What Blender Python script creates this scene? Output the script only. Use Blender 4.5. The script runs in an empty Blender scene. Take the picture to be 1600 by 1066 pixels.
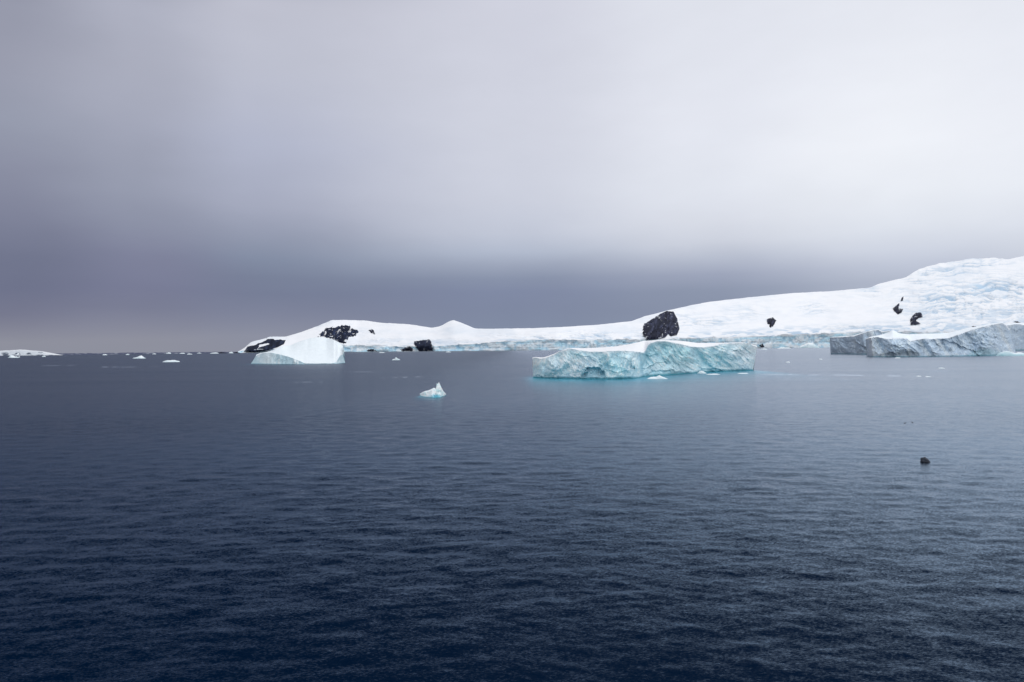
import bpy, math, random
import numpy as np

random.seed(7)
scene = bpy.context.scene
COL = scene.collection
R = math.radians

# ----------------------------------------------------------------- camera
F = 1067.0                 # focal length in photo pixels (1600 wide)
CX, CY = 800.0, 533.0
CAM_H = 18.0
SL = 0.009                 # slope of the horizon in the frame (slight roll of the ship)
H0 = 553.0
def HZ(px): return H0 - SL * np.asarray(px, float)
ROLL = math.atan(SL)
PITCH = math.atan((HZ(CX) - CY) * math.cos(ROLL) / F)
r0 = np.array([1.0, 0, 0]); f0 = np.array([0, math.cos(PITCH), math.sin(PITCH)])
u0 = np.cross(r0, f0)
RV = r0 * math.cos(ROLL) - u0 * math.sin(ROLL)
UV = u0 * math.cos(ROLL) + r0 * math.sin(ROLL)

def ray(px, py):
    px = np.asarray(px, float)[..., None]; py = np.asarray(py, float)[..., None]
    return f0 + RV * (px - CX) / F + UV * (CY - py) / F

def at(px, py, Y):
    """World point seen at photo position (px,py) standing Y metres out."""
    d = ray(px, py)
    s = np.asarray(Y, float)[..., None] / d[..., 1:2]
    p = d * s
    p[..., 2] += CAM_H
    return p

def depth_on_water(px, py):
    d = ray(px, py)
    return -CAM_H / d[..., 2] * d[..., 1]

cam = bpy.data.cameras.new('camera')
cam.sensor_width = 36.0
cam.lens = 36.0 * F / 1600.0
cam.clip_start = 0.5; cam.clip_end = 300000.0
co = bpy.data.objects.new('camera', cam); COL.objects.link(co)
from mathutils import Matrix, Vector
M = Matrix(((RV[0], UV[0], -f0[0], 0), (RV[1], UV[1], -f0[1], 0), (RV[2], UV[2], -f0[2], CAM_H), (0, 0, 0, 1)))
co.matrix_world = M
scene.camera = co

scene.view_settings.view_transform = 'Standard'
scene.view_settings.look = 'None'
scene.view_settings.exposure = 0.0
scene.view_settings.gamma = 1.0
scene.render.engine = 'CYCLES'
scene.cycles.max_bounces = 6
scene.cycles.diffuse_bounces = 3
scene.cycles.glossy_bounces = 3
scene.cycles.caustics_reflective = False
scene.cycles.use_denoising = True

def lin(c):
    out = []
    for v in c:
        v = v / 255.0
        out.append(v / 12.92 if v <= 0.04045 else ((v + 0.055) / 1.055) ** 2.4)
    return out

# ----------------------------------------------------------------- numpy noise
def _hash(ix, iy, iz, seed):
    h = (ix.astype(np.int64) * 374761393 + iy.astype(np.int64) * 668265263 + iz.astype(np.int64) * 2147483647 + seed * 974711) & 0xFFFFFFFF
    h = ((h ^ (h >> 13)) * 1274126177) & 0xFFFFFFFF
    h = ((h ^ (h >> 16)) * 2246822519) & 0xFFFFFFFF
    return ((h ^ (h >> 15)) & 0xFFFFFF) / float(0xFFFFFF)

def vnoise(x, y, z=0.0, seed=0):
    x, y, z = np.broadcast_arrays(np.asarray(x, float), np.asarray(y, float), np.asarray(z, float))
    ix = np.floor(x); iy = np.floor(y); iz = np.floor(z)
    fx = x - ix; fy = y - iy; fz = z - iz
    fx = fx ** 3 * (fx * (fx * 6 - 15) + 10); fy = fy ** 3 * (fy * (fy * 6 - 15) + 10); fz = fz ** 3 * (fz * (fz * 6 - 15) + 10)
    r = 0
    for dx in (0, 1):
        wx = fx if dx else 1 - fx
        for dy in (0, 1):
            wy = fy if dy else 1 - fy
            for dz in (0, 1):
                wz = fz if dz else 1 - fz
                r = r + wx * wy * wz * _hash(ix + dx, iy + dy, iz + dz, seed)
    return r * 2 - 1

def fbm(x, y, z=0.0, octaves=4, seed=0, gain=0.5):
    a, t, n = 1.0, 0.0, 0.0
    x = np.asarray(x, float); y = np.asarray(y, float); z = np.asarray(z, float)
    for o in range(octaves):
        t = t + a * vnoise(x, y, z, seed + 17 * o); n += a
        ca, sa = math.cos(0.6), math.sin(0.6)
        x, y = (x * ca - y * sa) * 2.03 + 11.3, (x * sa + y * ca) * 2.03 + 5.7
        z = z * 2.03 + 3.1; a *= gain
    return t / n

def ridged(x, y, z=0.0, octaves=3, seed=0, gain=0.5):
    a, t, n = 1.0, 0.0, 0.0
    x = np.asarray(x, float); y = np.asarray(y, float)
    for o in range(octaves):
        t = t + a * (1 - np.abs(vnoise(x, y, z, seed + 31 * o)) * 2); n += a
        x = x * 2.07 + 7.7; y = y * 2.07 + 3.3; a *= gain
    return t / n            # -1..1, ridges near 1

def facets(x, y, seed=0):
    """broken planar facets: every cell of a jittered lattice gets its own level and tilt"""
    x = np.asarray(x, float); y = np.asarray(y, float)
    ix = np.floor(x); iy = np.floor(y); zero = np.zeros_like(ix)
    best = np.full(x.shape, 1e9); out = np.zeros(x.shape)
    for dx in (-1, 0, 1):
        for dy in (-1, 0, 1):
            cx = ix + dx; cy = iy + dy
            px = cx + _hash(cx, cy, zero, seed); py = cy + _hash(cx, cy, zero + 1, seed)
            d = (x - px) ** 2 + (y - py) ** 2
            lvl = _hash(cx, cy, zero + 2, seed) * 2 - 1
            tx = _hash(cx, cy, zero + 3, seed) * 2 - 1; ty = _hash(cx, cy, zero + 4, seed) * 2 - 1
            v = 0.6 * lvl + 0.9 * tx * (x - px) + 0.9 * ty * (y - py)
            m = d < best
            out = np.where(m, v, out); best = np.where(m, d, best)
    return out

def sstep(a, b, x):
    t = np.clip((np.asarray(x, float) - a) / (b - a), 0, 1)
    return t * t * (3 - 2 * t)

def pl(pts):
    """piecewise linear function from a list of (px, value)"""
    xs = np.array([p[0] for p in pts], float); ys = np.array([p[1] for p in pts], float)
    return lambda x: np.interp(x, xs, ys)

def smooth_pl(pts, sig=2.6):
    """the same, with its corners rounded off"""
    g = np.arange(pts[0][0] - 40, pts[-1][0] + 41, 0.5)
    f = pl(pts)(g); k = np.arange(-30, 31) * 0.5; w = np.exp(-(k / sig) ** 2 / 2); w /= w.sum()
    sm = np.convolve(np.pad(f, 30, mode='edge'), w, 'valid')
    return lambda x: np.interp(x, g, sm)

# ----------------------------------------------------------------- mesh helpers
def tag(o, label=None, cat=None, group=None, kind=None):
    if label: o['label'] = label
    if cat: o['category'] = cat
    if group: o['group'] = group
    if kind: o['kind'] = kind
    return o

def mesh_obj(name, verts, faces, mat, color=None, parent=None, smooth=True, attr=None):
    verts = np.ascontiguousarray(verts.reshape(-1, 3), dtype=np.float64)
    org = np.zeros(3)
    if parent is None and name not in ('water',):
        org = np.array([verts[:, 0].mean(), verts[:, 1].mean(), max(0.0, verts[:, 2].min())])
    elif parent is not None:
        org = np.array(parent.location)
    me = bpy.data.meshes.new(name)
    fa = np.asarray(faces, dtype=np.int32)
    me.vertices.add(len(verts)); me.vertices.foreach_set('co', (verts - org).astype(np.float32).ravel())
    k = fa.shape[1]
    me.loops.add(fa.size); me.loops.foreach_set('vertex_index', fa.ravel())
    me.polygons.add(len(fa)); me.polygons.foreach_set('loop_start', np.arange(0, fa.size, k, dtype=np.int32))
    try: me.polygons.foreach_set('loop_total', np.full(len(fa), k, dtype=np.int32))
    except Exception: pass
    me.update(calc_edges=True)
    me.polygons.foreach_set('use_smooth', np.full(len(fa), smooth, dtype=bool))
    if color is not None:
        ca = me.color_attributes.new('tint', 'FLOAT_COLOR', 'POINT')
        c4 = np.ones((len(verts), 4), dtype=np.float32); c4[:, :3] = np.clip(color.reshape(-1, 3), 0, 1)
        ca.data.foreach_set('color', c4.ravel())
    for an, av in (attr or {}).items():
        a = me.attributes.new(an, 'FLOAT', 'POINT'); a.data.foreach_set('value', av.astype(np.float32).ravel())
    me.materials.append(mat)
    me.validate()
    o = bpy.data.objects.new(name, me); COL.objects.link(o)
    if parent is not None:
        o.parent = parent
    else:
        o.location = org
    return o

def grid_faces(nr, nc, wrap=False, flip=False):
    i = np.arange(nr - 1)[:, None]; j = np.arange(nc if wrap else nc - 1)[None, :]
    jn = (j + 1) % nc
    a = i * nc + j; b = i * nc + jn; c = (i + 1) * nc + jn; d = (i + 1) * nc + j
    q = np.stack([a, b, c, d] if not flip else [a, d, c, b], -1).reshape(-1, 4)
    return q

# ----------------------------------------------------------------- materials
def new_mat(name):
    m = bpy.data.materials.new(name); m.use_nodes = True
    nt = m.node_tree; nt.nodes.clear()
    return m, nt, nt.nodes, nt.links

def math_node(nt, op, a, b=None, c=None, clamp=False):
    n = nt.nodes.new('ShaderNodeMath'); n.operation = op; n.use_clamp = clamp
    for k, v in enumerate((a, b, c)):
        if v is None: continue
        if isinstance(v, (int, float)): n.inputs[k].default_value = v
        else: nt.links.new(v, n.inputs[k])
    return n.outputs[0]

def ice_material(name, scale, bump, sss=0.0, rough=0.6, vary=0.10):
    """Snow and ice: per-vertex tint broken up by world-sized noise, with a bumpy crust."""
    m, nt, N, L = new_mat(name)
    out = N.new('ShaderNodeOutputMaterial'); b = N.new('ShaderNodeBsdfPrincipled')
    at_ = N.new('ShaderNodeAttribute'); at_.attribute_name = 'tint'
    tc = N.new('ShaderNodeTexCoord')
    n1 = N.new('ShaderNodeTexNoise'); n1.inputs['Scale'].default_value = 1.0 / scale; n1.inputs['Detail'].default_value = 6
    n1.inputs['Roughness'].default_value = 0.62
    L.new(tc.outputs['Object'], n1.inputs['Vector'])
    v = math_node(nt, 'MULTIPLY_ADD', n1.outputs['Fac'], vary * 2, 1.0 - vary)
    mx = N.new('ShaderNodeVectorMath'); mx.operation = 'SCALE'
    L.new(at_.outputs['Color'], mx.inputs[0]); L.new(v, mx.inputs['Scale'])
    L.new(mx.outputs[0], b.inputs['Base Color'])
    bp = N.new('ShaderNodeBump'); bp.inputs['Strength'].default_value = 0.6; bp.inputs['Distance'].default_value = bump
    n2 = N.new('ShaderNodeTexNoise'); n2.inputs['Scale'].default_value = 3.0 / scale; n2.inputs['Detail'].default_value = 5
    L.new(tc.outputs['Object'], n2.inputs['Vector']); L.new(n2.outputs['Fac'], bp.inputs['Height'])
    L.new(bp.outputs[0], b.inputs['Normal'])
    b.inputs['Roughness'].default_value = rough
    b.inputs['IOR'].default_value = 1.31
    b.inputs['Specular IOR Level'].default_value = 0.25
    L.new(b.outputs[0], out.inputs[0])
    return m

def rock_material():
    m, nt, N, L = new_mat('dark_bedrock')
    out = N.new('ShaderNodeOutputMaterial'); b = N.new('ShaderNodeBsdfPrincipled')
    at_ = N.new('ShaderNodeAttribute'); at_.attribute_name = 'tint'
    tc = N.new('ShaderNodeTexCoord')
    n1 = N.new('ShaderNodeTexNoise'); n1.inputs['Scale'].default_value = 1 / 45.0; n1.inputs['Detail'].default_value = 7
    L.new(tc.outputs['Object'], n1.inputs['Vector'])
    v = math_node(nt, 'MULTIPLY_ADD', n1.outputs['Fac'], 1.3, 0.35)
    mx = N.new('ShaderNodeVectorMath'); mx.operation = 'SCALE'
    L.new(at_.outputs['Color'], mx.inputs[0]); L.new(v, mx.inputs['Scale'])
    L.new(mx.outputs[0], b.inputs['Base Color'])
    b.inputs['Roughness'].default_value = 0.95
    b.inputs['Specular IOR Level'].default_value = 0.1
    L.new(b.outputs[0], out.inputs[0])
    return m

def plain_noise_material(name, c, scale, rough=0.6):
    m, nt, N, L = new_mat(name)
    out = N.new('ShaderNodeOutputMaterial'); b = N.new('ShaderNodeBsdfPrincipled')
    tc = N.new('ShaderNodeTexCoord')
    n1 = N.new('ShaderNodeTexNoise'); n1.inputs['Scale'].default_value = scale; n1.inputs['Detail'].default_value = 5
    L.new(tc.outputs['Object'], n1.inputs['Vector'])
    v = math_node(nt, 'MULTIPLY_ADD', n1.outputs['Fac'], 0.8, 0.6)
    mx = N.new('ShaderNodeVectorMath'); mx.operation = 'SCALE'
    mx.inputs[0].default_value = c; L.new(v, mx.inputs['Scale'])
    L.new(mx.outputs[0], b.inputs['Base Color'])
    b.inputs['Roughness'].default_value = rough
    L.new(b.outputs[0], out.inputs[0])
    return m

MAT_SNOW = ice_material('glacier_snow', 160.0, 2.0, vary=0.05)
MAT_CLIFF = ice_material('glacier_cliff_ice', 40.0, 3.0, vary=0.16)
MAT_BERG = ice_material('iceberg_ice', 3.0, 0.22, vary=0.07, rough=0.45)
MAT_BERG_FAR = ice_material('far_iceberg_ice', 9.0, 0.5, vary=0.07, rough=0.5)
MAT_FLOE = ice_material('floe_ice', 1.2, 0.1, vary=0.08, rough=0.5)
MAT_ROCK = rock_material()

SNOW = np.array([0.90, 0.905, 0.92]); ICE = np.array([0.46, 0.66, 0.76]); DEEP = np.array([0.16, 0.46, 0.58]); GREYICE = np.array([0.52, 0.62, 0.70])
TEAL = np.array([0.03, 0.30, 0.38])
def mixc(a, b, t):
    t = np.clip(np.asarray(t, float), 0, 1)[..., None]
    return a * (1 - t) + b * t

# ----------------------------------------------------------------- world: overcast sky
SUN_EL, SUN_AZ = R(58), R(38)      # high, ahead and to the right, behind the cloud deck
def build_world():
    w = bpy.data.worlds.new('World'); scene.world = w; w.use_nodes = True
    nt = w.node_tree; N = nt.nodes; L = nt.links; N.clear()
    out = N.new('ShaderNodeOutputWorld'); bg = N.new('ShaderNodeBackground'); bg.inputs['Strength'].default_value = 0.1
    sky = N.new('ShaderNodeTexSky'); sky.sky_type = 'NISHITA'; sky.sun_disc = False
    sky.sun_elevation = SUN_EL; sky.sun_rotation = SUN_AZ; sky.air_density = 1.5; sky.dust_density = 3.0
    tc = N.new('ShaderNodeTexCoord')
    sep = N.new('ShaderNodeSeparateXYZ'); L.new(tc.outputs['Generated'], sep.inputs[0])
    # soft cloud noise, stretched along the horizon
    def cloud(scl, zs, detail, seed):
        mp = N.new('ShaderNodeMapping'); mp.inputs['Scale'].default_value = (scl, scl, scl * zs); mp.inputs['Location'].default_value = (seed, seed * 1.7, seed * .3)
        L.new(tc.outputs['Generated'], mp.inputs[0])
        n = N.new('ShaderNodeTexNoise'); n.inputs['Scale'].default_value = 1.0; n.inputs['Detail'].default_value = detail; n.inputs['Roughness'].default_value = 0.5
        L.new(mp.outputs[0], n.inputs['Vector'])
        return math_node(nt, 'SUBTRACT', n.outputs['Fac'], 0.5)
    nA = cloud(2.2, 2.2, 3.0, 3.1); nB = cloud(6.0, 3.0, 5.0, 8.4); nC = cloud(14.0, 2.5, 6.0, 1.9)
    el = math_node(nt, 'ARCSINE', sep.outputs['Z'])
    el = math_node(nt, 'MULTIPLY', el, 2 / math.pi)
    wob = math_node(nt, 'MULTIPLY_ADD', nB, 0.006, math_node(nt, 'MULTIPLY', nA, 0.012))
    # the wobble fades out right at the horizon
    wobs = math_node(nt, 'MULTIPLY', wob, math_node(nt, 'MULTIPLY', el, 9.0, clamp=True))
    el2 = math_node(nt, 'ADD', el, wobs)
    e = math_node(nt, 'SQRT', math_node(nt, 'MAXIMUM', el2, 0.0))
    hyp = math_node(nt, 'SQRT', math_node(nt, 'ADD', math_node(nt, 'MULTIPLY', sep.outputs['X'], sep.outputs['X']),
                                          math_node(nt, 'MULTIPLY', sep.outputs['Y'], sep.outputs['Y'])))
    s = math_node(nt, 'DIVIDE', sep.outputs['X'], math_node(nt, 'MAXIMUM', hyp, 1e-4))
    s = math_node(nt, 'ADD', s, math_node(nt, 'MULTIPLY', nA, 0.12))
    s = math_node(nt, 'ADD', s, math_node(nt, 'MULTIPLY', nB, 0.03))
    # cloud-deck tone by elevation; unseen high stops shaped to darken and brighten the water
    columns = SKY_COLUMNS
    prev = None; prev_s = None
    for (px, stops, high) in columns:
        rp = N.new('ShaderNodeValToRGB'); rp.color_ramp.interpolation = 'EASE' if False else 'LINEAR'
        pts = []
        for y, c in stops:
            a = max(0.0, math.atan((float(HZ(px)) - y) / math.hypot(F, px - CX)))
            pts.append((math.sqrt(a / (math.pi / 2)), c))
        for deg, c in high: pts.append((math.sqrt(deg / 90.0), c))
        pts.sort(key=lambda t: t[0])
        cr = rp.color_ramp
        cr.elements[0].position = pts[0][0]; cr.elements[1].position = pts[-1][0]
        cr.elements[0].color = lin(pts[0][1]) + [1]; cr.elements[1].color = lin(pts[-1][1]) + [1]
        for p, c in pts[1:-1]:
            el_ = cr.elements.new(p); el_.color = lin(c) + [1]
        L.new(e, rp.inputs[0])
        sv = math.sin(math.atan((px - CX) / F)) if abs(px) < 5000 else math.copysign(1.0, px)
        if prev is None:
            prev = rp.outputs[0]
        else:
            mr = N.new('ShaderNodeMapRange'); mr.interpolation_type = 'SMOOTHSTEP'
            mr.inputs['From Min'].default_value = prev_s; mr.inputs['From Max'].default_value = sv
            L.new(s, mr.inputs['Value'])
            mx = N.new('ShaderNodeMix'); mx.data_type = 'RGBA'
            L.new(mr.outputs[0], mx.inputs['Factor']); L.new(prev, mx.inputs['A']); L.new(rp.outputs[0], mx.inputs['B'])
            prev = mx.outputs['Result']
        prev_s = sv
    # added fill: unseen sky behind the viewer brightened to light the ice faces
    mr = N.new('ShaderNodeMapRange'); mr.interpolation_type = 'SMOOTHSTEP'
    mr.inputs['From Min'].default_value = 0.15; mr.inputs['From Max'].default_value = -0.55
    L.new(sep.outputs['Y'], mr.inputs['Value'])
    mx = N.new('ShaderNodeMix'); mx.data_type = 'RGBA'
    L.new(mr.outputs[0], mx.inputs['Factor']); L.new(prev, mx.inputs['A']); mx.inputs['B'].default_value = BACK_SKY_FILL + (1,)
    prev = mx.outputs['Result']
    # faint texture of the cloud underside
    tx = math_node(nt, 'MULTIPLY_ADD', nC, 0.05, math_node(nt, 'MULTIPLY_ADD', nB, 0.035, 1.0))
    sc = N.new('ShaderNodeVectorMath'); sc.operation = 'SCALE'; L.new(prev, sc.inputs[0]); L.new(math_node(nt, 'MULTIPLY', tx, 10.0), sc.inputs['Scale'])
    mx = N.new('ShaderNodeMix'); mx.data_type = 'RGBA'; mx.inputs['Factor'].default_value = 0.985
    L.new(sky.outputs[0], mx.inputs['A']); L.new(sc.outputs[0], mx.inputs['B'])
    L.new(mx.outputs['Result'], bg.inputs['Color']); L.new(bg.outputs[0], out.inputs[0])

BACK_SKY_FILL = (1.04, 1.08, 1.15)
SKY_COLUMNS = [
    (-99999, [(548, (120, 122, 138)), (450, (88, 92, 114)), (200, (114, 118, 136))], [(35, (90, 95, 116)), (50, (84, 90, 110)), (90, (250, 251, 254))]),
    (0, [(552, (141, 144, 157)), (535, (143, 145, 158)), (515, (132, 134, 151)), (490, (118, 121, 143)), (450, (110, 115, 140)), (400, (113, 118, 142)), (330, (128, 132, 154)), (260, (140, 144, 164)), (180, (151, 156, 174)), (80, (153, 156, 173)), (0, (151, 154, 171))],
        [(29, (112, 116, 134)), (36, (72, 78, 98)), (45, (50, 57, 76)), (60, (72, 78, 98)), (90, (250, 251, 254))]),
    (200, [(551, (142, 145, 158)), (530, (143, 145, 159)), (505, (132, 135, 154)), (480, (122, 126, 149)), (450, (120, 124, 150)), (400, (127, 131, 156)), (350, (140, 145, 166)), (290, (150, 155, 174)), (200, (162, 166, 184)), (100, (171, 174, 190)), (0, (174, 177, 193))],
        [(30, (138, 142, 158)), (38, (92, 98, 118)), (47, (66, 73, 93)), (62, (96, 101, 119)), (90, (250, 251, 254))]),
    (400, [(549, (143, 146, 161)), (525, (141, 145, 162)), (490, (126, 132, 155)), (460, (118, 126, 151)), (435, (120, 129, 153)), (405, (131, 141, 164)), (370, (147, 154, 175)), (320, (165, 170, 190)), (220, (178, 183, 203)), (100, (189, 192, 207)), (0, (191, 193, 207))],
        [(33, (160, 164, 181)), (48, (112, 118, 138)), (65, (142, 147, 164)), (90, (250, 251, 254))]),
    (800, [(545, (140, 148, 168)), (510, (128, 139, 163)), (480, (126, 136, 162)), (455, (127, 137, 164)), (435, (136, 146, 170)), (415, (156, 165, 186)), (395, (176, 185, 204)), (365, (193, 199, 215)), (310, (204, 208, 222)), (200, (208, 211, 224)), (0, (208, 210, 223))],
        [(35, (202, 207, 220)), (50, (192, 198, 214)), (66, (210, 214, 226)), (90, (250, 251, 254))]),
    (1100, [(542, (142, 152, 174)), (480, (136, 146, 169)), (455, (140, 150, 173)), (430, (157, 165, 187)), (405, (183, 190, 207)), (380, (204, 209, 222)), (345, (217, 221, 232)), (290, (225, 229, 239)), (180, (228, 231, 241)), (0, (223, 226, 236))],
        [(35, (228, 232, 242)), (50, (232, 237, 248)), (66, (236, 240, 250)), (90, (250, 251, 254))]),
    (1430, [(540, (152, 160, 180)), (440, (178, 186, 204)), (415, (193, 200, 217)), (390, (208, 214, 228)), (350, (223, 228, 238)), (300, (232, 236, 244)), (210, (239, 242, 249)), (100, (235, 238, 246)), (0, (229, 232, 241))],
        [(34, (236, 240, 249)), (50, (242, 246, 254)), (70, (244, 247, 254)), (90, (250, 251, 254))]),
    (1600, [(538, (157, 163, 182)), (440, (186, 193, 209)), (395, (207, 213, 226)), (350, (220, 225, 236)), (280, (233, 237, 245)), (200, (236, 239, 247)), (0, (230, 233, 242))],
        [(34, (236, 240, 249)), (50, (242, 246, 254)), (70, (244, 247, 254)), (90, (250, 251, 254))]),
    (99999, [(538, (150, 155, 172)), (395, (190, 195, 208)), (200, (212, 216, 227))], [(50, (228, 233, 244)), (90, (250, 251, 254))]),
]
build_world()

sun = bpy.data.lights.new('sun', 'SUN'); sun.energy = 0.95; sun.angle = R(75); sun.color = (1.0, 0.975, 0.95)
so = bpy.data.objects.new('sun', sun); COL.objects.link(so)
sd = Vector((math.sin(SUN_AZ) * math.cos(SUN_EL), math.cos(SUN_AZ) * math.cos(SUN_EL), math.sin(SUN_EL)))
so.rotation_euler = sd.to_track_quat('Z', 'Y').to_euler()
so.location = sd * 500

# ----------------------------------------------------------------- snowy hills (mainland)
C_SKY = smooth_pl([(372, 549.5), (379, 545.5), (385, 541), (392, 534.5), (402, 532), (410, 530), (422, 526), (435, 526), (445, 526.5), (460, 522.5), (485, 514), (510, 504), (517, 500.5), (535, 500), (572, 501),
            (595, 504.5), (625, 506), (642, 507), (660, 510), (675, 512.3), (687, 510), (697, 505), (705, 500.8), (709, 500), (717, 503), (732, 509), (742, 513.5), (760, 514), (830, 513), (880, 511), (930, 508),
            (987, 502), (1005, 495), (1042, 485.5), (1080, 477), (1110, 471.5), (1172, 464.5), (1240, 458), (1300, 455), (1360, 449.5), (1375, 443), (1415, 433), (1438, 420), (1465, 412.5), (1483, 410), (1510, 405),
            (1532, 404), (1555, 402.5), (1573, 406), (1600, 400), (1700, 384), (1800, 378), (1950, 392), (2100, 430), (2250, 490), (2400, 535)])
C_OFF = smooth_pl([(372, 2.1), (560, 2.0), (870, 2.2), (1100, 2.0), (1290, 1.9), (1600, 1.9), (2400, 1.9)])
C_CLIFF = smooth_pl([(372, 550), (379, 548), (400, 547.5), (440, 545), (500, 541), (536, 540), (580, 540), (600, 540.5), (640, 541.5), (690, 540.5), (715, 539), (740, 537.5), (770, 534.5), (800, 532), (850, 530.5), (900, 531),
              (1000, 530), (1060, 529), (1100, 528), (1150, 527), (1200, 525), (1240, 522.5), (1290, 521.5), (1340, 519), (1400, 518), (1500, 519), (1600, 514), (1800, 516), (2100, 522), (2400, 536.5)])

def coast_y(px): return HZ(px) + C_OFF(px)
def cliff_y(px):
    return np.minimum(C_CLIFF(px), coast_y(px) - 0.3)
def sky_y(px):
    return np.minimum(C_SKY(px), cliff_y(px) - 0.2)
def coast_D(px): return depth_on_water(px, coast_y(px))
def ridge_D(px):
    hp = np.maximum(C_CLIFF(px) - C_SKY(px), 0)
    w = coast_D(px)
    return w + 350 + hp * w / F * 2.6

CREV = [(1500, 474, 85, 34, 1.0), (1560, 455, 70, 26, .95), (1470, 425, 60, 10, .7), (1530, 412, 45, 8, .8), (1432, 438, 22, 7, .7), (1270, 481, 26, 9, .6), (1100, 503, 40, 12, .6), (1070, 497, 18, 18, .4), (1165, 488, 40, 14, .3),
        (915, 523, 45, 7, .7), (850, 526, 70, 4.5, .5), (700, 534, 60, 5, .4), (1345, 512, 55, 6, .6), (1460, 508, 70, 9, .6), (1400, 455, 40, 12, .35), (1360, 455, 22, 9, .5), (1010, 522, 30, 8, .5), (1600, 480, 60, 26, .8), (1425, 500, 25, 9, .5),
        (1700, 460, 90, 40, .8), (600, 533, 40, 5, .3), (562, 520, 30, 5, .2)]
def crev_mask(px, py):
    m = np.zeros(np.broadcast(px, py).shape)
    for (x, y, rx, ry, s) in CREV:
        m = np.maximum(m, s * np.exp(-(((px - x) / rx) ** 2 + ((py - y) / ry) ** 2) * 1.1))
    return m

def terrain(px, py):
    """Snow surface seen at (px,py), with its ice tint."""
    yc = cliff_y(px); ys = sky_y(px)
    t = np.clip((yc - py) / np.maximum(yc - ys, 0.05), 0, 1)
    D0 = coast_D(px) + 40; D1 = ridge_D(px)
    D = D0 + (D1 - D0) * t ** 1.25
    p = at(px, py, D)
    crest = sstep(0.86, 1.0, t)
    ends = sstep(0, 0.10, t) * (1 - crest)
    rough = 0.35 + 0.9 * sstep(1370, 1440, px) * (1 - sstep(1572, 1590, px))
    crag = crest * rough * fbm(px / 7.0, px * 0, octaves=3, seed=9) + (1 - sstep(0, 0.10, t)) * (1.6 * fbm(px / 7.0, px * 0 + 3.3, octaves=4, seed=5) + 1.2 * facets(px / 11.0, px * 0, 6))
    m = crev_mask(px, py)
    wx = 5.0 * fbm(px / 40.0, py / 18.0, octaves=2, seed=21)
    dip = 0.10 * (px - 1500)
    dip = np.where(px > 1380, 12 * np.cos((px - 1530) / 95.0), 0)
    yy = py + dip * 0.9 + wx
    cr = ridged(px / 46.0, yy / 3.8, octaves=4, seed=40)
    cr2 = ridged(px / 14.0, yy / 2.2, octaves=3, seed=47)
    crack = sstep(0.26, 0.62, cr) * 0.85 + sstep(0.36, 0.8, cr2) * 0.6
    big = fbm(px / 60.0, py / 14.0, octaves=3, seed=60)
    med = fbm(px / 16.0, py / 4.5, octaves=4, seed=63)
    dz = ends * (9 * big + 4.0 * med - 34 * m * crack + 18 * m * med)
    p[..., 2] += dz - crag * D / F
    patch = sstep(0.0, 0.45, fbm(px / 18.0, py / 8.0, octaves=3, seed=71))
    tint = m * (crack * 1.1 + 0.16 * patch) + 0.10 * sstep(0.1, 0.6, med) + 0.16 * sstep(0.0, 0.5, big)
    low = (1 - sstep(0.0, 0.30, t)) * sstep(-0.05, 0.4, fbm(px / 14.0, py / 3.0, octaves=3, seed=77)) * (0.5 + 0.4 * sstep(740, 840, px))
    tint = np.clip(np.maximum(tint, low), 0, 1)
    c = mixc(SNOW, np.array([0.42, 0.56, 0.70]), tint)
    # blue hollow high on the right-hand slope
    bl = np.exp(-(((px - 1530) / 16) ** 2 + ((py - 449) / 6) ** 2)) * sstep(-0.2, 0.3, med)
    c = mixc(c, np.array([0.50, 0.68, 0.84]), bl * 0.9)
    return p, c

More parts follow.
